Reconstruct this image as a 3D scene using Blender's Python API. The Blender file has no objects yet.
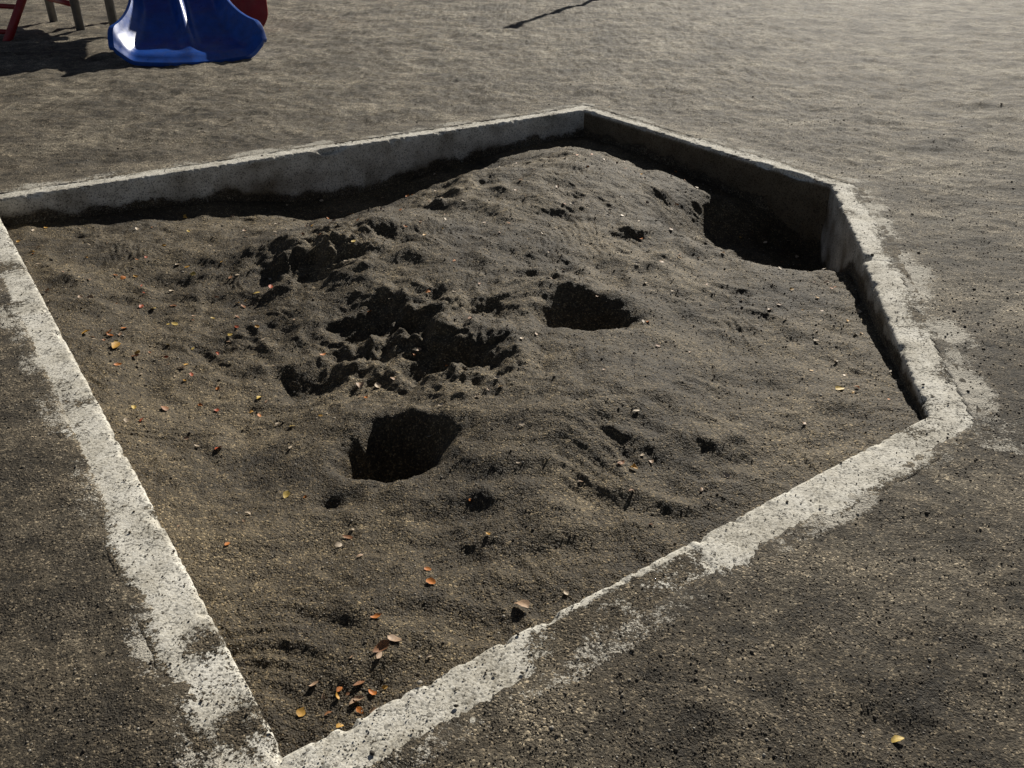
import bpy, math, numpy as np
import bmesh
from mathutils import Vector, Matrix, Quaternion
rng=np.random.default_rng(7)
scene=bpy.context.scene
R=math.radians
# ------------------------------------------------------------------ noise
_perm=np.random.default_rng(3).permutation(512)
_perm=np.concatenate([_perm,_perm,_perm])
_ang=np.random.default_rng(5).random(512)*2*np.pi
_gx=np.cos(_ang);_gy=np.sin(_ang)
def perlin(x,y,seed=0):
    x=np.asarray(x,dtype=np.float64)+seed*17.31; y=np.asarray(y,dtype=np.float64)+seed*9.77
    xi=np.floor(x).astype(np.int64); yi=np.floor(y).astype(np.int64)
    xf=x-xi; yf=y-yi
    u=xf*xf*xf*(xf*(xf*6-15)+10); v=yf*yf*yf*(yf*(yf*6-15)+10)
    def g(ix,iy,fx,fy):
        h=_perm[(_perm[ix&511]+iy)&511]
        return _gx[h]*fx+_gy[h]*fy
    a=g(xi,yi,xf,yf);b=g(xi+1,yi,xf-1,yf);c=g(xi,yi+1,xf,yf-1);d=g(xi+1,yi+1,xf-1,yf-1)
    return ((a*(1-u)+b*u)*(1-v)+(c*(1-u)+d*u)*v)*1.5
def fbm(x,y,octv=4,seed=0,gain=.5):
    s=0;a=1;f=1
    for i in range(octv):
        s=s+a*perlin(x*f,y*f,seed+i*3); a*=gain; f*=2.03
    return s
def sst(a,b,x):
    t=np.clip((x-a)/(b-a),0,1); return t*t*(3-2*t)
# ------------------------------------------------------------------ layout (metres)
POLY=np.array([(-.48,1.18),(1.49,2.58),(2.03,5.35),(.60,7.47),(-3.10,4.90)])
WID=[.185,.20,.17,.16,.17]      # AB BC CD DE EA
N=5
DIR=[];NIN=[];LEN=[]
for i in range(N):
    d=POLY[(i+1)%N]-POLY[i]; L=np.hypot(*d); d=d/L
    DIR.append(d);NIN.append(np.array([-d[1],d[0]]));LEN.append(L)
OUT=[]
for i in range(N):
    p=(i-1)%N
    a=POLY[p]-NIN[p]*WID[p]; b=POLY[i]-NIN[i]*WID[i]
    M=np.array([DIR[p],-DIR[i]]).T
    t=np.linalg.solve(M,b-a); OUT.append(a+DIR[p]*t[0])
OUT=np.array(OUT)
def inside_dist(x,y):
    m=np.full(np.shape(x),1e9)
    for i in range(N):
        m=np.minimum(m,(x-POLY[i][0])*NIN[i][0]+(y-POLY[i][1])*NIN[i][1])
    return m
def outer_dist(x,y):
    m=np.full(np.shape(x),1e9)
    for i in range(N):
        m=np.minimum(m,(x-OUT[i][0])*NIN[i][0]+(y-OUT[i][1])*NIN[i][1])
    return m
# ------------------------------------------------------------------ sand height
CP=np.array([
(-.48,1.18,-.05),(-.15,1.45,-.035),(.5,1.92,-.03),(1.0,2.28,-.035),(1.49,2.58,-.05),
(1.6,3.3,-.11),(1.8,4.2,-.18),(2.03,5.35,-.30),
(1.6,6.0,-.28),(1.3,6.4,-.24),(1.0,6.85,-.21),(.6,7.47,-.22),(.5,7.0,-.20),(.9,6.3,-.16),(1.2,5.9,-.18),
(0,7.0,-.23),(-.6,6.6,-.29),(-1.1,6.25,-.36),(-1.5,5.98,-.35),(-2,5.63,-.24),(-2.5,5.28,-.20),(-3.1,4.9,-.16),
(-2.75,4.8,-.16),(-2.3,4.98,-.20),(-1.85,5.3,-.25),(-1.3,5.68,-.37),(-.9,5.95,-.37),(-.45,6.25,-.29),(0,6.68,-.22),
(-2.5,4.1,-.10),(-2.,3.4,-.09),(-1.3,2.4,-.06),(-.9,1.8,-.05),
(.04,5.80,-.01),(.42,6.2,-.05),(-.36,5.40,-.01),(-.85,5.2,-.14),(-1.2,5.3,-.26),(-.89,4.4,.02),(-1.66,4.85,-.17),(-2.2,4.6,-.16),
(1.55,4.75,-.20),(1.72,5.15,-.22),(1.0,5.2,-.06),(1.0,4.2,-.10),(1.35,4.2,-.13),(0,4.3,.00),(-1.5,3.9,-.21),(-1.95,4.2,-.17),
(-.98,3.0,-.20),(.18,2.75,.02),(.3,2.2,-.04),(-.4,1.9,-.10),(-.85,2.4,-.16),(.9,3.1,-.09),(.5,5.2,.0),(-.2,3.4,-.05),(.8,3.7,-.09),(-.3,4.9,-.03)])
def phi(r): return r**2*np.log(r+1e-6)
n=len(CP)
Rm=np.hypot(CP[:,None,0]-CP[None,:,0],CP[:,None,1]-CP[None,:,1])
K=phi(Rm)+np.eye(n)*.008
P=np.c_[np.ones(n),CP[:,:2]]
A=np.block([[K,P],[P.T,np.zeros((3,3))]])
W=np.linalg.solve(A,np.r_[CP[:,2],0,0,0])
def base(x,y):
    s=W[n]+W[n+1]*x+W[n+2]*y
    for i in range(n):
        s=s+W[i]*phi(np.hypot(x-CP[i,0],y-CP[i,1]))
    return s
HOLES=[(-.43,2.49,.14,.13,.22,3.2),(.335,3.50,.175,.14,.15,3),(1.54,5.10,.60,.56,.25,5),(-.57,2.22,.045,.03,.03,2),(.66,4.50,.10,.08,.035,2),
(-.62,3.50,.13,.09,.07,2),(-.28,3.10,.15,.09,.08,2),(-1.10,4.10,.18,.10,.07,2),(-.62,4.30,.12,.10,.05,2),
(1.0,4.35,.12,.08,.035,2),(-.12,3.55,.10,.07,.03,2),(-.85,3.05,.12,.07,.02,2),(.25,4.75,.12,.08,.025,2)]
def footprints():
    r=np.random.default_rng(24); out=[]
    while len(out)<110:
        x=r.uniform(-2.8,1.9);y=r.uniform(1.4,7)
        if inside_dist(x,y)<.12: continue
        if np.hypot(x+.42,y-2.5)<.38: continue
        k=.45 if (x>0 and y<3.3) or y>5 else 1
        out.append((x,y,r.uniform(.03,.065),r.uniform(.08,.19),r.uniform(.005,.014)*k,r.uniform(0,np.pi)))
    return out
FP=footprints()
def prints(z,x,y,wx,wy,lst):
    for (a,b,rx,ry,d,an) in lst:
        c,s=math.cos(an),math.sin(an)
        m=(np.abs(x-a)<.35)&(np.abs(y-b)<.35)
        if not m.any(): continue
        dx=wx[m]-a;dy=wy[m]-b
        q=np.hypot((c*dx+s*dy)/rx,(-s*dx+c*dy)/ry)
        z[m]+=-d*np.exp(-q**2*.8)+d*.45*np.exp(-((q-1.6)/.5)**2)
    return z
def sandH(x,y):
    wx=x+.03*perlin(x*6,y*6,40)+.007*perlin(x*19,y*19,42); wy=y+.03*perlin(x*6,y*6,41)+.007*perlin(x*19,y*19,43)
    z=base(x,y)
    for (a,b,rx,ry,d,k) in HOLES:
        q=np.hypot((wx-a)/rx,(wy-b)/ry)
        z=z-d*np.exp(-np.power(q,k)*.8)+(d*.06*np.exp(-((q-1.7)/.5)**2) if rx<.4 else 0)
    z=prints(z,x,y,wx,wy,FP)
    idd=inside_dist(x,y)
    edge=sst(.0,.15,idd)
    z=z+.028*fbm(x*2.6,y*2.6,3,1)*edge
    r=1-np.abs(perlin(wx*4,wy*4,8))*2
    z=z+.017*r*sst(-.3,.6,perlin(x*1.2,y*1.2,9))*edge
    cl=np.zeros_like(z)
    for (a,b,rr,w) in [(-.5,3.35,.38,1.),(-1.0,4.25,.33,1.),(-.2,3.05,.28,1.),(.3,4.05,.3,.2),(-.4,5.2,.45,.3),(.3,6.0,.5,.2),(1.0,5.6,.4,.3),(-1.3,3.3,.3,.2),(.6,4.7,.5,.2)]:
        cl=np.maximum(cl,w*np.exp(-((x-a)**2+(y-b)**2)/rr**2))
    z=z+cl*(.064*fbm(wx*5.2,wy*5.2,2,12)+.024*fbm(wx*13,wy*13,2,15)+.011*(.4-np.abs(perlin(wx*24,wy*24,13)))*1.5)
    act=.28+.62*sst(-.3,.5,perlin(x*1.7,y*1.7,30))
    th=2.2*perlin(x*.9,y*.9,36); uu=np.cos(th)*x+np.sin(th)*y; vv=-np.sin(th)*x+np.cos(th)*y
    z=z+(.0095*fbm(wx*7,wy*7,2,17)+.0046*fbm(wx*19,wy*19,2,20))*act
    z=z+.0058*perlin(uu*3,vv*13,37)*(.2+sst(-.2,.5,perlin(x*2.1,y*2.1,38)))
    z=z-.0026*np.abs(fbm(x*40,y*40,2,24))+.0016*fbm(x*75,y*75,2,27)
    return z
def gprints():
    r=np.random.default_rng(77); out=[]
    while len(out)<170:
        x=r.uniform(-6,7);y=r.uniform(.9,13)
        if outer_dist(x,y)>-.2: continue
        out.append((x,y,r.uniform(.04,.07),r.uniform(.10,.17),r.uniform(.005,.013),r.uniform(0,np.pi)))
    return out
GP=gprints()
def groundH(x,y):
    od=outer_dist(x,y)
    dist=np.hypot(x,y)
    away=sst(-.02,-.35,od)
    fade=sst(60,20,dist); ff=1+1.2*sst(4,10,dist)
    z=-.012+.012*perlin(x*.35,y*.35,50)
    wx=x+.05*perlin(x*4,y*4,52); wy=y+.05*perlin(x*4,y*4,53)
    z=z+fade*ff*(.010*fbm(wx*2.2,wy*2.6,3,51)+.0050*fbm(wx*9,wy*10,2,55)-.0030*np.abs(fbm(x*26,y*26,2,58)))
    z=z+fade*.009*sst(-.1,.5,perlin(x*.8,y*.8,60))*(1-2*np.abs(perlin(wx*4,wy*5,61)))
    th=2.*perlin(x*.6,y*.6,62); uu=np.cos(th)*x+np.sin(th)*y; vv=-np.sin(th)*x+np.cos(th)*y
    z=z+fade*.005*perlin(uu*2.2,vv*12,63)*sst(-.1,.5,perlin(x*1.1,y*1.1,64))
    z=prints(z,x,y,wx,wy,GP)
    zk=.0002+.0055*fbm(x*7,y*7,3,65)+.0015*fbm(x*45,y*45,2,67)
    z=z*away+zk*(1-away)
    z=np.where(od>.062,-.45,z)
    return z
def totalH(x,y):
    ins=inside_dist(x,y)>0
    z=groundH(x,y); z2=z.copy()
    if ins.any(): z2[ins]=sandH(x[ins],y[ins])
    return z2
# ------------------------------------------------------------------ mesh helper
def mesh_np(name,co,faces,k=4):
    me=bpy.data.meshes.new(name)
    me.vertices.add(len(co)); me.vertices.foreach_set('co',np.ascontiguousarray(co,dtype=np.float32).ravel())
    me.loops.add(faces.size); me.loops.foreach_set('vertex_index',np.ascontiguousarray(faces,dtype=np.int32).ravel())
    me.polygons.add(len(faces)); me.polygons.foreach_set('loop_start',np.arange(0,faces.size,k,dtype=np.int32))
    me.update(calc_edges=True)
    ob=bpy.data.objects.new(name,me); scene.collection.objects.link(ob)
    return ob
def smooth(ob,v=True):
    me=ob.data; me.polygons.foreach_set('use_smooth',np.full(len(me.polygons),v)); me.update()
def attr(ob,name,arr):
    a=ob.data.attributes.new(name,'FLOAT','POINT'); a.data.foreach_set('value',np.ascontiguousarray(arr,dtype=np.float32))
def grid(xs,ys,hf,mask,name):
    X,Y=np.meshgrid(xs,ys)
    x=X.ravel();y=Y.ravel()
    nx=len(xs);ny=len(ys)
    i=np.arange((ny-1)*(nx-1)); r=i//(nx-1); c=i%(nx-1)
    f=np.stack([r*nx+c,r*nx+c+1,(r+1)*nx+c+1,(r+1)*nx+c],1)
    keepv=mask(x,y)
    f=f[keepv[f].any(axis=1)]
    used=np.unique(f); rm=np.full(len(x),-1); rm[used]=np.arange(len(used))
    x=x[used];y=y[used]; z=hf(x,y)
    ob=mesh_np(name,np.stack([x,y,z],1),rm[f]); smooth(ob)
    return ob,x,y
# ------------------------------------------------------------------ materials
def new_mat(name):
    m=bpy.data.materials.new(name); m.use_nodes=True
    nt=m.node_tree; return m,nt,nt.nodes['Principled BSDF']
def nd(nt,t,**kw):
    n=nt.nodes.new(t)
    for k,v in kw.items(): setattr(n,k,v)
    return n
def ramp(nt,src,stops):
    r=nd(nt,'ShaderNodeValToRGB'); e=r.color_ramp.elements
    while len(e)<len(stops): e.new(.5)
    for el,(p,c) in zip(e,stops): el.position=p; el.color=(c[0],c[1],c[2],1) if hasattr(c,'__len__') else (c,c,c,1)
    nt.links.new(src,r.inputs[0]); return r.outputs[0]
def math_(nt,op,a,b=None,clamp=False):
    m=nd(nt,'ShaderNodeMath',operation=op); m.use_clamp=clamp
    for i,v in enumerate((a,b)):
        if v is None: continue
        if isinstance(v,(int,float)): m.inputs[i].default_value=v
        else: nt.links.new(v,m.inputs[i])
    return m.outputs[0]
def mix(nt,fac,a,b,mode='MIX'):
    m=nd(nt,'ShaderNodeMix',data_type='RGBA',blend_type=mode)
    for i,v in ((0,fac),(6,a),(7,b)):
        if isinstance(v,(int,float)): m.inputs[i].default_value=v
        elif isinstance(v,tuple): m.inputs[i].default_value=v+(1,)
        else: nt.links.new(v,m.inputs[i])
    return m.outputs[2]
def noise(nt,pos,scale,detail=3,rough=.6,dist=0):
    n=nd(nt,'ShaderNodeTexNoise'); n.inputs['Scale'].default_value=scale; n.inputs['Detail'].default_value=detail
    n.inputs['Roughness'].default_value=rough; n.inputs['Distortion'].default_value=dist
    nt.links.new(pos,n.inputs['Vector']); return n.outputs[0]
def voro(nt,pos,scale):
    n=nd(nt,'ShaderNodeTexVoronoi'); n.inputs['Scale'].default_value=scale; nt.links.new(pos,n.inputs['Vector']); return n
def mrange(nt,src,a,b,c=0,d=1):
    m=nd(nt,'ShaderNodeMapRange'); nt.links.new(src,m.inputs[0])
    for i,v in enumerate((a,b,c,d)): m.inputs[i+1].default_value=v
    return m.outputs[0]
def soil(nt,dark,mid,light,lump=.0028):
    pos=nd(nt,'ShaderNodeNewGeometry').outputs['Position']
    n1=noise(nt,pos,1.3,3,.6); n2=noise(nt,pos,16,4,.7); n3=noise(nt,pos,130,2,.7)
    s=math_(nt,'ADD',math_(nt,'MULTIPLY',n1,.6),math_(nt,'ADD',math_(nt,'MULTIPLY',n2,.35),math_(nt,'MULTIPLY',n3,.30)))
    col=ramp(nt,s,[(.50,dark),(.62,mid),(.74,light)])
    v=voro(nt,pos,190); v2=voro(nt,pos,75)
    sep=nd(nt,'ShaderNodeSeparateColor'); nt.links.new(v.outputs['Color'],sep.inputs[0])
    g=ramp(nt,sep.outputs[0],[(0,.42),(.55,.82),(.82,1.15),(.91,2.4),(1,4.0)])
    col=mix(nt,.85,col,g,'MULTIPLY')
    h1=math_(nt,'MULTIPLY',math_(nt,'SUBTRACT',1,v.outputs['Distance']),.0032)
    h2=math_(nt,'MULTIPLY',math_(nt,'SUBTRACT',1,v2.outputs['Distance']),lump)
    h3=math_(nt,'MULTIPLY',n2,.014)
    h4=math_(nt,'MULTIPLY',n3,.005)
    h=math_(nt,'ADD',math_(nt,'ADD',h1,h2),math_(nt,'ADD',h3,h4))
    return pos,col,h
def bump(nt,h,bsdf,strength=1.):
    b=nd(nt,'ShaderNodeBump'); b.inputs['Strength'].default_value=strength; b.inputs['Distance'].default_value=1.
    nt.links.new(h,b.inputs['Height']); nt.links.new(b.outputs[0],bsdf.inputs['Normal'])
SD,SM,SL=(.031,.0225,.0122),(.086,.065,.036),(.168,.130,.075)
GD,GM,GL=(.055,.044,.029),(.122,.099,.067),(.21,.177,.126)
m_sand,nt,b=new_mat('damp_sand'); pos,c,h=soil(nt,SD,SM,SL)
nt.links.new(c,b.inputs['Base Color']); b.inputs['Roughness'].default_value=.75; b.inputs['Specular IOR Level'].default_value=.4; bump(nt,h,b)
m_ground,nt,b=new_mat('gritty_soil'); pos,c,h=soil(nt,GD,GM,GL,.0018)
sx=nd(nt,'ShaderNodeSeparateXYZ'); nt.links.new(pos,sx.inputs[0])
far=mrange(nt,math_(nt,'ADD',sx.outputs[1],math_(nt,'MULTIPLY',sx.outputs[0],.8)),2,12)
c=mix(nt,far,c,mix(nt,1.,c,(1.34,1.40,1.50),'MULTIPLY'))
mp=nd(nt,'ShaderNodeMapping'); mp.inputs['Scale'].default_value=(2.6,3.8,1); nt.links.new(pos,mp.inputs[0])
stn=noise(nt,mp.outputs[0],1.6,8,.80,.6)
c=mix(nt,1.,c,ramp(nt,stn,[(.36,.40),(.5,.95),(.64,1.75)]),'MULTIPLY')
at=nd(nt,'ShaderNodeAttribute',attribute_name='pale')
pn=math_(nt,'ADD',at.outputs['Fac'],math_(nt,'ADD',math_(nt,'MULTIPLY',math_(nt,'SUBTRACT',noise(nt,pos,30,4,.75),.5),1.6),math_(nt,'MULTIPLY',math_(nt,'SUBTRACT',noise(nt,pos,140,3,.7),.5),1.8)))
c=mix(nt,mrange(nt,pn,.46,.60),c,(.56,.525,.45))
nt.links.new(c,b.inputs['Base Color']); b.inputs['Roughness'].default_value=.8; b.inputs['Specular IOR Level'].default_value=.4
h=math_(nt,'ADD',h,math_(nt,'MULTIPLY',stn,.026))
bump(nt,h,b)
m_conc,nt,b=new_mat('weathered_concrete')
pos,sc,sh=soil(nt,GD,GM,GL,.0018)
n1=noise(nt,pos,6,5,.65); n2=noise(nt,pos,120,4,.7); n3=noise(nt,pos,35,4,.75)
cc=ramp(nt,math_(nt,'ADD',math_(nt,'MULTIPLY',n1,.5),math_(nt,'MULTIPLY',n2,.5)),[(.36,(.37,.34,.275)),(.47,(.66,.625,.54)),(.58,(.85,.82,.74))])
v=voro(nt,pos,150); sep=nd(nt,'ShaderNodeSeparateColor'); nt.links.new(v.outputs['Color'],sep.inputs[0])
cc=mix(nt,.85,cc,ramp(nt,sep.outputs[0],[(0,.22),(.14,.55),(.30,1.0),(1,1.1)]),'MULTIPLY')
at=nd(nt,'ShaderNodeAttribute',attribute_name='dirt')
dn=math_(nt,'ADD',math_(nt,'MULTIPLY',math_(nt,'SUBTRACT',n3,.5),2.1),math_(nt,'MULTIPLY',math_(nt,'SUBTRACT',n2,.5),2.6))
fac=math_(nt,'ADD',at.outputs['Fac'],dn)
fr=mrange(nt,fac,.46,.60)
stain=nd(nt,'ShaderNodeAttribute',attribute_name='stain')
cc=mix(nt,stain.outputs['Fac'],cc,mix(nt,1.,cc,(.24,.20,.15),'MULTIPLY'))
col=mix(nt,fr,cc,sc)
nt.links.new(col,b.inputs['Base Color']); b.inputs['Roughness'].default_value=.85; b.inputs['Specular IOR Level'].default_value=.3
ch=math_(nt,'ADD',math_(nt,'MULTIPLY',n2,.002),math_(nt,'MULTIPLY',v.outputs['Distance'],-.0008))
hm=nd(nt,'ShaderNodeMix',data_type='FLOAT'); nt.links.new(fr,hm.inputs[0]); nt.links.new(ch,hm.inputs[2]); nt.links.new(math_(nt,'ADD',sh,.0008),hm.inputs[3])
bump(nt,hm.outputs[0],b)
def plain(name,col,rough=.4,metal=0,var=.15,coat=0):
    m,nt,b=new_mat(name); pos=nd(nt,'ShaderNodeNewGeometry').outputs['Position']
    n_=noise(nt,pos,9,5,.65)
    c_=ramp(nt,n_,[(.3,tuple(x*(1-var) for x in col)),(.7,tuple(min(1,x*(1+var)) for x in col))])
    dusty=mrange(nt,noise(nt,pos,3.5,6,.75),.5,.75,0,.35)
    c_=mix(nt,dusty,c_,(.16,.14,.11))
    nt.links.new(c_,b.inputs['Base Color']); b.inputs['Metallic'].default_value=metal
    rr=ramp(nt,noise(nt,pos,30,3,.6),[(.3,rough*.8),(.7,min(1,rough*1.3))]); nt.links.new(rr,b.inputs['Roughness'])
    b.inputs['Coat Weight'].default_value=coat
    return m
m_blue=plain('blue_plastic',(.010,.085,.42),.33,0,.25,.1)
m_red=plain('red_paint',(.34,.018,.022),.4)
m_steel=plain('grey_steel',(.22,.225,.23),.45,.5)
m_deck=plain('brown_deck',(.10,.06,.04),.7)
# ------------------------------------------------------------------ ground
def axis(lo,hi,step,grow,far):
    a=list(np.arange(lo,hi,step)); s=step;v=a[-1]
    while v<far: s=s*grow; v+=s; a.append(v)
    s=step;v=a[0];bk=[]
    while v>-far: s=s*grow; v-=s; bk.append(v)
    return np.array(bk[::-1]+a)
xs=axis(-3.4,2.6,.014,1.016,420)
ys=axis(.8,5.,.014,1.010,420)
ground,gx_,gy_=grid(xs,ys,groundH,lambda x,y:outer_dist(x,y)<.075,'ground')
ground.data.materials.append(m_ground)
def side_t(k,x,y): return (x-POLY[k][0])*DIR[k][0]+(y-POLY[k][1])*DIR[k][1]
pale=np.full(len(gx_),-.9)
nz=fbm(gx_*3.2,gy_*3.2,3,91)
for k,(rch,amt,bias) in enumerate([(.04,.30,.0),(.15,.50,.07),(.12,.44,.0),(.16,.46,.02),(.06,.40,.0)]):
    s=-((gx_-OUT[k][0])*NIN[k][0]+(gy_-OUT[k][1])*NIN[k][1]); t=side_t(k,gx_,gy_)
    m=(s>-.08)&(t>-.2)&(t<LEN[k]+.2)
    val=-.9+(amt+.9)*np.exp(-(np.maximum(s,0)/rch)**2)+.6*nz+bias
    pale=np.where(m,np.maximum(pale,val),pale)
attr(ground,'pale',pale)
# ------------------------------------------------------------------ sandbox
sandbox=bpy.data.objects.new('sandbox',None); scene.collection.objects.link(sandbox)
xs=np.arange(-3.2,2.15,.0075); ys=np.arange(1.1,7.6,.0085)
sand,_,_=grid(xs,ys,sandH,lambda x,y:inside_dist(x,y)>-.015,'sand')
sand.data.materials.append(m_sand); sand.parent=sandbox
co=[];fa=[];dirt=[];stain=[];off=0
def kerb_dirt(k,s,t,L,x,y):
    w=WID[k]
    d=.06+.95*sst(.66,1.03,s/w)+.30*fbm(x*5,y*5,3,70)
    if k==0:
        d=d-.13+.95*sst(.56,.70,t)*sst(1.30,1.12,t)*sst(.008,.04,s)*(1+.5*perlin(x*14,y*14,72))
        d=d+.45*sst(2.1,2.3,t)+.1*sst(.25,.0,t)
    if k==1: d=d+.04+.25*sst(.45,.62,s/w)*(1+1.5*perlin(x*3,y*3,73))+.2*perlin(x*6,y*6,76)
    if k==2: d=d+.40*sst(.3,.7,s/w)+.3*perlin(x*3,y*3,74)
    if k==3: d=d+.25*sst(.35,.8,s/w)*(1+2*perlin(x*2,y*2,75))
    if k==4:
        d=d+.04+.20*perlin(x*7,y*7,79)
        for (a,b_,r_,q) in [(-.745,1.48,.055,.9),(-.60,1.24,.075,1.),(-1.05,2.02,.03,.7),(-1.22,1.98,.05,.6),(-2.50,3.86,.09,.8),(-2.2,3.45,.05,.6),(-.72,1.16,.07,.8),(-1.0,1.62,.03,.6),(-1.55,2.62,.04,.5)]:
            d=d+q*np.exp(-((x-a)**2+(y-b_)**2)/r_**2)
    return d
for k in range(N):
    A0=POLY[k];B0=POLY[(k+1)%N];A1=OUT[k];B1=OUT[(k+1)%N]
    L=LEN[k]; nt_=int(L/.009); T=np.linspace(0,1,nt_+1)
    w=WID[k]
    prof=[(0,-.64),(0,-.5)]+[(0,-.48+.02*i) for i in range(0,22)]+[(0,-.036),(0,-.024),(.0,-.014),(.002,-.006),(.006,-.0015)]
    prof+=[(.012+i*(w-.024)/19,0) for i in range(20)]+[(w-.004,-.003),(w,-.012),(w,-.05),(w,-.2)]
    prof=np.array(prof); m=len(prof)
    S=prof[:,0]/w
    TT,SS=np.meshgrid(T,S,indexing='ij'); ZZ=np.tile(prof[:,1],(len(T),1))
    X=(A0[0]*(1-TT)+B0[0]*TT)*(1-SS)+(A1[0]*(1-TT)+B1[0]*TT)*SS
    Y=(A0[1]*(1-TT)+B0[1]*TT)*(1-SS)+(A1[1]*(1-TT)+B1[1]*TT)*SS
    s=SS*w; t=TT*L
    Z=ZZ+.0018*fbm(X*14,Y*14,3,80)+.004*perlin(X*.9,Y*.9,81)
    near=np.exp(-((s)/.02)**2)*np.exp(-((ZZ)/.022)**2)
    chip=sst(.25,.62,fbm(X*9,Y*9,3,83+k))*.014+sst(.0,.7,fbm(X*30,Y*30,2,87))*.006
    if k==3: chip=chip+.06*np.exp(-(((t-(LEN[3]-2.15)))/.07)**2)
    if k==2: chip=chip+.050*np.exp(-((t-.28)/.09)**2)+.035*np.exp(-((t-.55)/.05)**2)
    if k==1: chip=chip+.03*np.exp(-((t-1.55)/.04)**2)
    amp=near*chip
    Z=Z-amp
    X=X-NIN[k][0]*amp*.7; Y=Y-NIN[k][1]*amp*.7
    fw=(SS<=0.001)*.003*fbm(t*8,ZZ*8,3,90)
    X=X+NIN[k][0]*fw; Y=Y+NIN[k][1]*fw
    for jt in ([LEN[k]/2] if k!=1 else [1.52]):
        g=np.exp(-((t-jt)/.006)**2)*.006*(ZZ>-.5); Z=Z-g*(SS>.001); X=X-NIN[k][0]*g*(SS<=.001); Y=Y-NIN[k][1]*g*(SS<=.001)
        if k==1:
            sh_=.018*sst(jt-.004,jt+.004,t); X=X-NIN[k][0]*sh_*np.clip((L-t)/(L-jt),0,1); Y=Y-NIN[k][1]*sh_*np.clip((L-t)/(L-jt),0,1)
    dd=kerb_dirt(k,s,t,L,X,Y)
    top=sst(-.03,-.008,ZZ)
    # damp, soil-splashed band above the sand line; also paints in a wider shadow band
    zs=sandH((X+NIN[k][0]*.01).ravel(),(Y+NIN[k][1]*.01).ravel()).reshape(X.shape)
    damp_shade=sst(.10,.03,ZZ-zs-.045*fbm(t*3.5,ZZ*0,3,66))
    dd=dd*top+(1-top)*(-.45+1.25*damp_shade+.15*fbm(t*6,ZZ*6,2,77))
    stn_=(1-top)*np.clip({2:1.6,3:.15,1:.45}.get(k,.4)+.8*fbm(t*2.5,ZZ*3,3,78)+.6*damp_shade,0,1)+.25*sst(.2,.9,fbm(X*3,Y*3,2,79))*top
    co.append(np.stack([X.ravel(),Y.ravel(),Z.ravel()],1)); dirt.append(dd.ravel()); stain.append(stn_.ravel())
    i=np.arange((len(T)-1)*(m-1)); r=i//(m-1); c=i%(m-1)
    fa.append(off+np.stack([r*m+c,r*m+c+1,(r+1)*m+c+1,(r+1)*m+c],1)); off+=X.size
kerb=mesh_np('concrete_kerb',np.concatenate(co),np.concatenate(fa)); smooth(kerb)
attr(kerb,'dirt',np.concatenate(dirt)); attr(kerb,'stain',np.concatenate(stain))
kerb.data.materials.append(m_conc); kerb.parent=sandbox
# ------------------------------------------------------------------ grit and pebbles
ph=(1+5**.5)/2
ico_v=np.array([(-1,ph,0),(1,ph,0),(-1,-ph,0),(1,-ph,0),(0,-1,ph),(0,1,ph),(0,-1,-ph),(0,1,-ph),(ph,0,-1),(ph,0,1),(-ph,0,-1),(-ph,0,1)],float); ico_v/=np.linalg.norm(ico_v[0])
ico_f=np.array([(0,11,5),(0,5,1),(0,1,7),(0,7,10),(0,10,11),(1,5,9),(5,11,4),(11,10,2),(10,7,6),(7,1,8),(3,9,4),(3,4,2),(3,2,6),(3,6,8),(3,8,9),(4,9,5),(2,4,11),(6,2,10),(8,6,7),(9,8,1)])
def scatter(name,x,y,z,r,mat):
    k=len(x); V=ico_v[None]*(1+.35*(rng.random((k,12,1))-.5))
    sc=np.stack([rng.uniform(.7,1.3,k),rng.uniform(.7,1.3,k),rng.uniform(.5,.9,k)],1)[:,None,:]
    an=rng.random(k)*6.28; c=np.cos(an)[:,None];s=np.sin(an)[:,None]
    V=V*sc*r[:,None,None]
    vx=V[:,:,0]*c-V[:,:,1]*s; vy=V[:,:,0]*s+V[:,:,1]*c
    V=np.stack([vx+x[:,None],vy+y[:,None],V[:,:,2]+z[:,None]],2).reshape(-1,3)
    F=(ico_f[None]+(np.arange(k)*12)[:,None,None]).reshape(-1,3)
    ob=mesh_np(name,V,F,3); attr(ob,'tone',np.repeat(rng.random(k),12))
    ob.data.materials.append(mat); return ob
m_grit,nt,b=new_mat('grit'); at=nd(nt,'ShaderNodeAttribute',attribute_name='tone')
nt.links.new(ramp(nt,at.outputs['Fac'],[(0,(.035,.028,.02)),(.5,(.10,.08,.055)),(.8,(.19,.16,.115)),(.93,(.38,.34,.28)),(1,(.55,.51,.44))]),b.inputs['Base Color']); b.inputs['Roughness'].default_value=.8
kN=90000
u=rng.random(kN); rr=.9*(9/.9)**u; aa=rng.uniform(-.72,.72,kN)
px=rr*np.sin(aa);py=rr*np.cos(aa)
od=outer_dist(px,py);idd=inside_dist(px,py)
onk=(od>0)&(idd<0)
keep=(~onk)|(rng.random(kN)<.3)
px,py,od,idd,onk,rr=px[keep],py[keep],od[keep],idd[keep],onk[keep],rr[keep]
pz=totalH(px,py); pz=np.where((od>0)&(idd<0.004),.001,pz)
rad=.0011+.0026*rng.random(len(px))**3+.0036*(rng.random(len(px))>.991)
rad=rad*np.clip(rr/3,.8,1.3)
gravel=scatter('gravel',px,py,pz+rad*.25,rad,m_grit)
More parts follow.
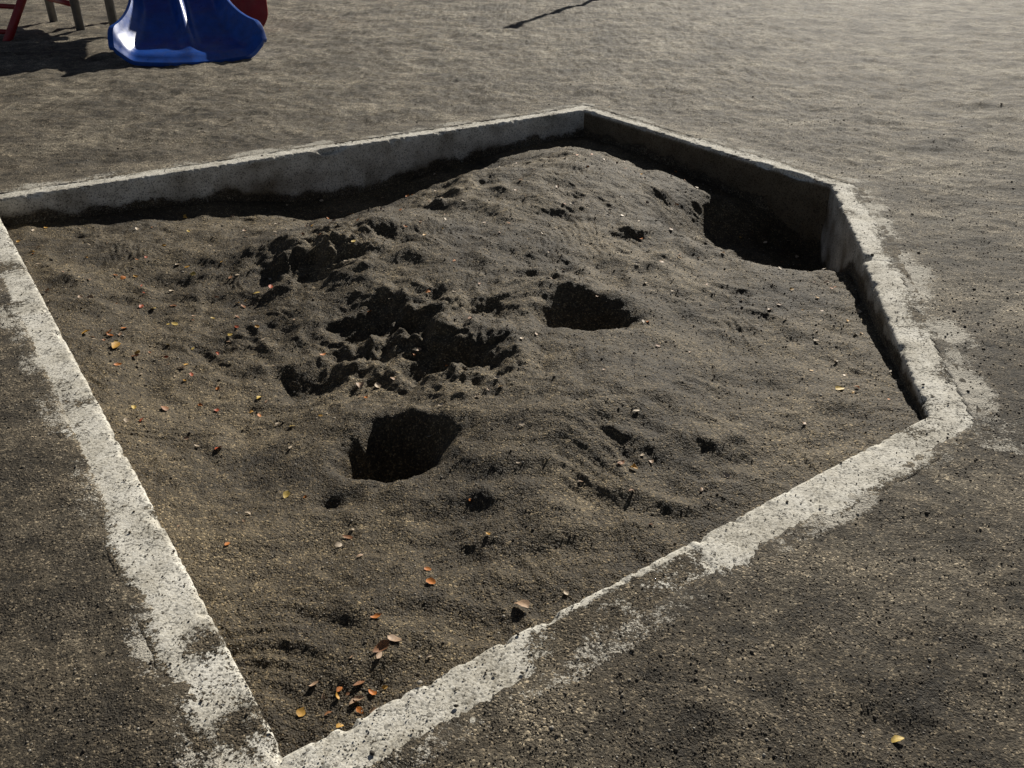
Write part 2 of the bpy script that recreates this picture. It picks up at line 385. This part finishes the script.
# ------------------------------------------------------------------ fallen leaves
LV=[];LF=[];LC=[];o=0
cols=[(.60,.20,.03),(.65,.36,.06),(.34,.15,.06),(.44,.29,.18),(.70,.50,.12),(.50,.10,.03),(.62,.50,.36)]
def leaf(x,y,size,c,tilt):
    global o
    nu,nv=7,5
    V=[]
    yaw=rng.uniform(0,6.28); curl=rng.uniform(.3,1.6); bend=rng.uniform(-.6,1.); wid=rng.uniform(.22,.42)
    for i in range(nu):
        f=i/(nu-1); wd=wid*math.sin(math.pi*min(1,f**.8*.97+.02))**.8*(1+.15*rng.uniform(-1,1))
        for j in range(nv):
            g=(j/(nv-1)-.5)*2
            lx=(f-.5); ly=g*wd; lz=curl*ly*ly*1.1+bend*(lx*lx)*.7+.02*rng.uniform(-1,1)
            V.append((lx,ly,lz))
    V=np.array(V)*size
    Mx=Matrix.Rotation(yaw,3,'Z')@Matrix.Rotation(tilt,3,'X')@Matrix.Rotation(rng.uniform(-.3,.3),3,'Y')
    V=V@np.array(Mx).T
    qx=np.array([x,x+size*.3,x-size*.3,x,x]);qy=np.array([y,y,y,y+size*.3,y-size*.3])
    zz=totalH(qx,qy).max()
    q=(np.array([x]),np.array([y]))
    if outer_dist(*q)[0]>0 and inside_dist(*q)[0]<0: zz=0
    V+=np.array([x,y,zz-V[:,2].min()*.8+.001])
    LV.append(V)
    for i in range(nu-1):
        for j in range(nv-1): LF.append((o+i*nv+j,o+i*nv+j+1,o+(i+1)*nv+j+1,o+(i+1)*nv+j))
    LC.extend([c]*len(V)); o+=len(V)
named=[(-1.72,3.27,.055,1),(-1.83,3.45,.045,0),(-1.9,3.38,.045,1),(-.22,1.77,.035,0),(-.50,2.02,.035,2),(-.32,1.50,.05,2),(-.29,1.53,.04,3),(.03,1.66,.05,3),(1.28,2.87,.045,4),(.36,2.29,.035,2),(.40,2.27,.03,1),(.86,1.24,.032,4),(-.36,1.40,.03,2),(-.62,3.0,.04,3),(-.55,3.0,.035,6),(-.58,2.9,.03,0),(-.35,1.62,.03,0),(-.52,1.98,.025,6),(-.8,2.55,.025,6),(.7,2.25,.025,6)]
for (x,y,s_,c) in named: leaf(x,y,s_,cols[c],rng.uniform(-.4,.4))
def ins(x,y): return inside_dist(np.array([x]),np.array([y]))[0]
for i in range(16):
    x,y=-.40+rng.normal()*.06,1.345+rng.normal()*.04+.01
    if ins(x,y)>.01: leaf(x,y,rng.uniform(.012,.034),cols[rng.integers(0,4)],rng.uniform(-.8,.8))
for i in range(95):
    x,y=-1.75+rng.normal()*.4,3.4+rng.normal()*.7
    if ins(x,y)>.02: leaf(x,y,rng.uniform(.016,.040),cols[rng.integers(0,7)],rng.uniform(-.5,.5))
kk=0
while kk<260:
    x,y=rng.uniform(-2.9,1.9),rng.uniform(1.3,6.5)
    if ins(x,y)<.03: continue
    leaf(x,y,rng.uniform(.008,.018)+.003*y,cols[rng.choice([0,1,2,3,3,6,6,6])],rng.uniform(-.5,.5)); kk+=1
for i in range(16): leaf(rng.uniform(-3,4),rng.uniform(1.3,9),rng.uniform(.010,.018),cols[rng.integers(0,7)],rng.uniform(-.5,.5))
leaves=mesh_np('fallen_leaves',np.concatenate(LV),np.array(LF)); smooth(leaves)
ca=leaves.data.attributes.new('leafcol','FLOAT_COLOR','POINT'); ca.data.foreach_set('color',np.array([(a,b_,c,1) for a,b_,c in LC],dtype=np.float32).ravel())
m_leaf,nt,b=new_mat('dry_leaf'); at=nd(nt,'ShaderNodeAttribute',attribute_name='leafcol'); pos=nd(nt,'ShaderNodeNewGeometry').outputs['Position']
nt.links.new(mix(nt,.7,at.outputs['Color'],ramp(nt,noise(nt,pos,150,3),[(.3,.5),(.7,1.3)]),'MULTIPLY'),b.inputs['Base Color']); b.inputs['Roughness'].default_value=.6
leaves.data.materials.append(m_leaf)
# ------------------------------------------------------------------ play structure
play=bpy.data.objects.new('play_structure',None); scene.collection.objects.link(play)
def tube(name,p,q,r,mat,parent,seg=16):
    p=Vector(p);q=Vector(q);d=q-p
    bm=bmesh.new(); bmesh.ops.create_cone(bm,cap_ends=True,segments=seg,radius1=r,radius2=r,depth=d.length)
    me=bpy.data.meshes.new(name); bm.to_mesh(me); bm.free()
    ob=bpy.data.objects.new(name,me); scene.collection.objects.link(ob)
    ob.matrix_world=Matrix.Translation((p+q)/2)@d.to_track_quat('Z','Y').to_matrix().to_4x4()
    me.materials.append(mat); me.polygons.foreach_set('use_smooth',[len(f.vertices)==4 for f in me.polygons])
    if parent: ob.parent=parent
    return ob
def board(name,pts2d,origin,ux,uz,thick,mat,parent,bev=.012):
    bm=bmesh.new(); ux=Vector(ux).normalized();uz=Vector(uz).normalized(); nn=ux.cross(uz)
    vs=[bm.verts.new(Vector(origin)+ux*a+uz*c) for a,c in pts2d]
    f=bm.faces.new(vs); ex=bmesh.ops.extrude_face_region(bm,geom=[f])
    for v_ in ex['geom']:
        if isinstance(v_,bmesh.types.BMVert): v_.co+=nn*thick
    bmesh.ops.recalc_face_normals(bm,faces=bm.faces)
    me=bpy.data.meshes.new(name); bm.to_mesh(me); bm.free()
    ob=bpy.data.objects.new(name,me); scene.collection.objects.link(ob); me.materials.append(mat)
    md=ob.modifiers.new('b','BEVEL'); md.width=bev; md.segments=3; md.limit_method='ANGLE'
    ob.parent=parent; return ob
fd=Vector((.39,-.92,0)).normalized(); rd=Vector((-fd.y,fd.x,0))
if rd.x<0: rd=-rd
ex0=Vector((-3.47,9.68,0))
sl=np.linspace(0,1,60); M_=61
V=[]
for a in sl:
    dist=2.55*a
    zc=.08+1.25*(a**1.25)*sst(-.05,.35,a)
    fl=1-sst(.0,.42,a)
    hw=.50+.31*fl**1.3
    wall=.17+.07*fl
    for j in range(M_):
        g=(j/(M_-1)-.5)*2
        ag=abs(g)
        zz=wall*sst(.70,1.,ag)+ .15*np.exp(-(g/.12)**2)*(sst(.0,.35,a))
        back=.10*fl**3*(ag**2)-.12*fl**4*(1-ag)**1
        lip=-.06*(1-sst(0,.06,a))
        if ag>.93: zz=wall-.015*(ag-.93)/.07
        zz=zz*(.45+.55*sst(-.02,.10,a))
        pnt=ex0-fd*(dist+back*1.0-.05)+rd*(g*hw)+Vector((0,0,zc+zz+lip+.05*fl*ag**3))
        V.append(pnt[:])
V=np.array(V); i=np.arange(59*(M_-1)); r=i//(M_-1); c=i%(M_-1)
F=np.stack([r*M_+c,r*M_+c+1,(r+1)*M_+c+1,(r+1)*M_+c],1)
slide=mesh_np('slide_chute',V,F); smooth(slide); slide.data.materials.append(m_blue)
md=slide.modifiers.new('s','SOLIDIFY'); md.thickness=.045; md.offset=-1
md=slide.modifiers.new('bb','BEVEL'); md.width=.014; md.segments=3; md.limit_method='ANGLE'
slide.parent=play
def W_(a,b_,z):
    p=ex0-fd*a+rd*b_; return (p.x,p.y,z)
for sb in (-.3,.3): tube('slide_leg',W_(.35,sb*1.2,-.1),W_(.35,sb*1.2,.12),.03,m_steel,play)
board('deck',[(-.75,0),(.75,0),(.75,1.3),(-.75,1.3)],W_(2.5,0,1.27),rd,-fd,.06,m_deck,play)
for a,b_ in ((2.5,-.75),(2.5,.75),(3.8,-.75),(3.8,.75)):
    tube('post',W_(a,b_,-.2),W_(a,b_,3.0),.05,m_steel,play)
board('roof_gable',[(-.95,0),(.95,0),(0,.7)],W_(2.4,0,2.75),rd,(0,0,1),-.03,m_red,play)
for sgn in (-1,1):
    board('roof_panel',[(0,0),(1.6,0),(1.6,1.22),(0,1.22)],W_(2.35,sgn*1.0,2.72),-fd,Vector(rd)*(-sgn)*1.0+Vector((0,0,.74)),.03,m_red,play)
for sgn in (-1,1):
    board('side_panel',[(.08,0),(1.2,0),(1.2,.7),(.9,.78),(.64,.7),(.38,.78),(.08,.7)],W_(2.5,sgn*.77,1.38),-fd,(0,0,1),.03,m_red,play)
arc=[(-.33+.0,1.6),(-.33,.38)]+[(-.33+.36-.36*math.cos(t_),.38-.30*math.sin(t_)) for t_ in np.linspace(.15,math.pi/2,8)]+[(.10+.22*math.sin(t_),.34-.26*math.cos(t_)) for t_ in np.linspace(.1,math.pi/2,8)]+[(.32,1.6)]
board('red_play_panel',arc,(-3.55,12.0,-.08),(.97,.2,0),(0,0,1),.05,m_red,play)
tube('ladder_rail',(-6.30,11.15,-.1),(-6.05,12.9,1.5),.05,m_red,play)
tube('ladder_rail',(-6.95,11.4,-.1),(-6.65,13.05,1.5),.05,m_red,play)
for i in range(6):
    f=(i+.6)/6.2
    tube('rung',(-6.30+.25*f,11.15+1.75*f,-.1+1.6*f),(-6.95+.3*f,11.4+1.65*f,-.1+1.6*f),.03,m_red,play)
tube('post',(-5.72,12.0,-.2),(-5.72,12.0,2.4),.055,m_steel,play)
tube('post',(-6.45,12.8,-.2),(-6.45,12.8,2.4),.055,m_steel,play)
tube('low_bar',(-5.72,12.0,.30),(-6.42,12.75,.30),.035,m_red,play)
tube('low_bar',(-5.70,12.02,.45),W_(2.5,-.75,.45),.035,m_red,play)
board('tower_shadow_panel',[(.04,0),(1.02,0),(1.02,.95),(.04,.95)],(-5.72,12.05,1.0),(-.67,.74,0),(0,0,1),.03,m_red,play)  # solid panels added above view to fill out the tower's cast shadow
board('tower_deck',[(0,0),(1.3,0),(1.3,1.3),(0,1.3)],(-5.78,12.0,.95),(-.67,.74,0),(.74,.67,0),.05,m_deck,play)
board('tower_shadow_panel',[(.0,0),(1.0,0),(1.0,1.15),(.0,1.15)],(-5.68,12.1,1.0),(.92,.39,0),(0,0,1),.03,m_blue,play)
board('tower_shadow_panel',[(.0,0),(1.0,0),(1.0,1.3),(.0,1.3)],(-6.50,12.82,1.0),(.92,.39,0),(0,0,1),.03,m_red,play)
tube('handrail',(-5.72,12.0,2.35),(-6.45,12.8,2.35),.03,m_red,play)
# ------------------------------------------------------------------ invented post, unseen beyond the top of the frame, casts the thin shadow
el=R(27)
tipz=3.1; tt=1/math.tan(el)
bx,by=-.04+.387*tipz*tt, 12.84+.922*tipz*tt
shadow_post=bpy.data.objects.new('added_shadow_post',None); scene.collection.objects.link(shadow_post)
tube('pole',(bx,by,-.3),(bx,by,tipz-.1),.06,m_steel,shadow_post)
tube('collar',(bx,by,-.02),(bx,by,.25),.08,m_steel,shadow_post)
bm=bmesh.new(); bmesh.ops.create_uvsphere(bm,u_segments=20,v_segments=12,radius=.12)
for v_ in bm.verts: v_.co.z*=.8
me=bpy.data.meshes.new('shadow_post_head'); bm.to_mesh(me); bm.free(); hd=bpy.data.objects.new('shadow_post_head',me); scene.collection.objects.link(hd); hd.location=(bx,by,tipz-.05); me.materials.append(m_steel); smooth(hd); hd.parent=shadow_post
tube('arm',(bx,by,tipz-.9),(bx+.45,by-.15,tipz-.75),.03,m_steel,shadow_post)
# ------------------------------------------------------------------ light
d=Vector((.387*math.cos(el),.922*math.cos(el),math.sin(el)))
sun=bpy.data.lights.new('sun','SUN'); sun.energy=5; sun.angle=R(.5); sun.color=(1,.94,.83)
so=bpy.data.objects.new('sun',sun); scene.collection.objects.link(so); so.rotation_euler=d.to_track_quat('Z','Y').to_euler(); so.location=(0,0,10)
w=bpy.data.worlds.new('World'); scene.world=w; w.use_nodes=True; nt=w.node_tree
sky=nt.nodes.new('ShaderNodeTexSky'); sky.sky_type='NISHITA'; sky.sun_disc=False; sky.sun_elevation=el; sky.sun_rotation=math.atan2(.387,.922)
sky.air_density=.6; sky.dust_density=.2
hs=nt.nodes.new('ShaderNodeHueSaturation'); hs.inputs['Saturation'].default_value=.65; hs.inputs['Value'].default_value=.75
nt.links.new(sky.outputs[0],hs.inputs['Color'])
bg=nt.nodes['Background']; bg.inputs[1].default_value=.05; nt.links.new(hs.outputs[0],bg.inputs[0])
# ------------------------------------------------------------------ camera
cam=bpy.data.cameras.new('camera'); cam.sensor_width=36; cam.lens=850/1024*36; cam.clip_end=2000; cam.clip_start=.05
co_=bpy.data.objects.new('camera',cam); scene.collection.objects.link(co_)
co_.matrix_world=Matrix.Translation((0,0,1.6))@Matrix.Rotation(R(60),4,'X')@Matrix.Rotation(R(.5),4,'Z')
scene.camera=co_
scene.view_settings.view_transform='Standard'; scene.view_settings.look='None'; scene.view_settings.exposure=0
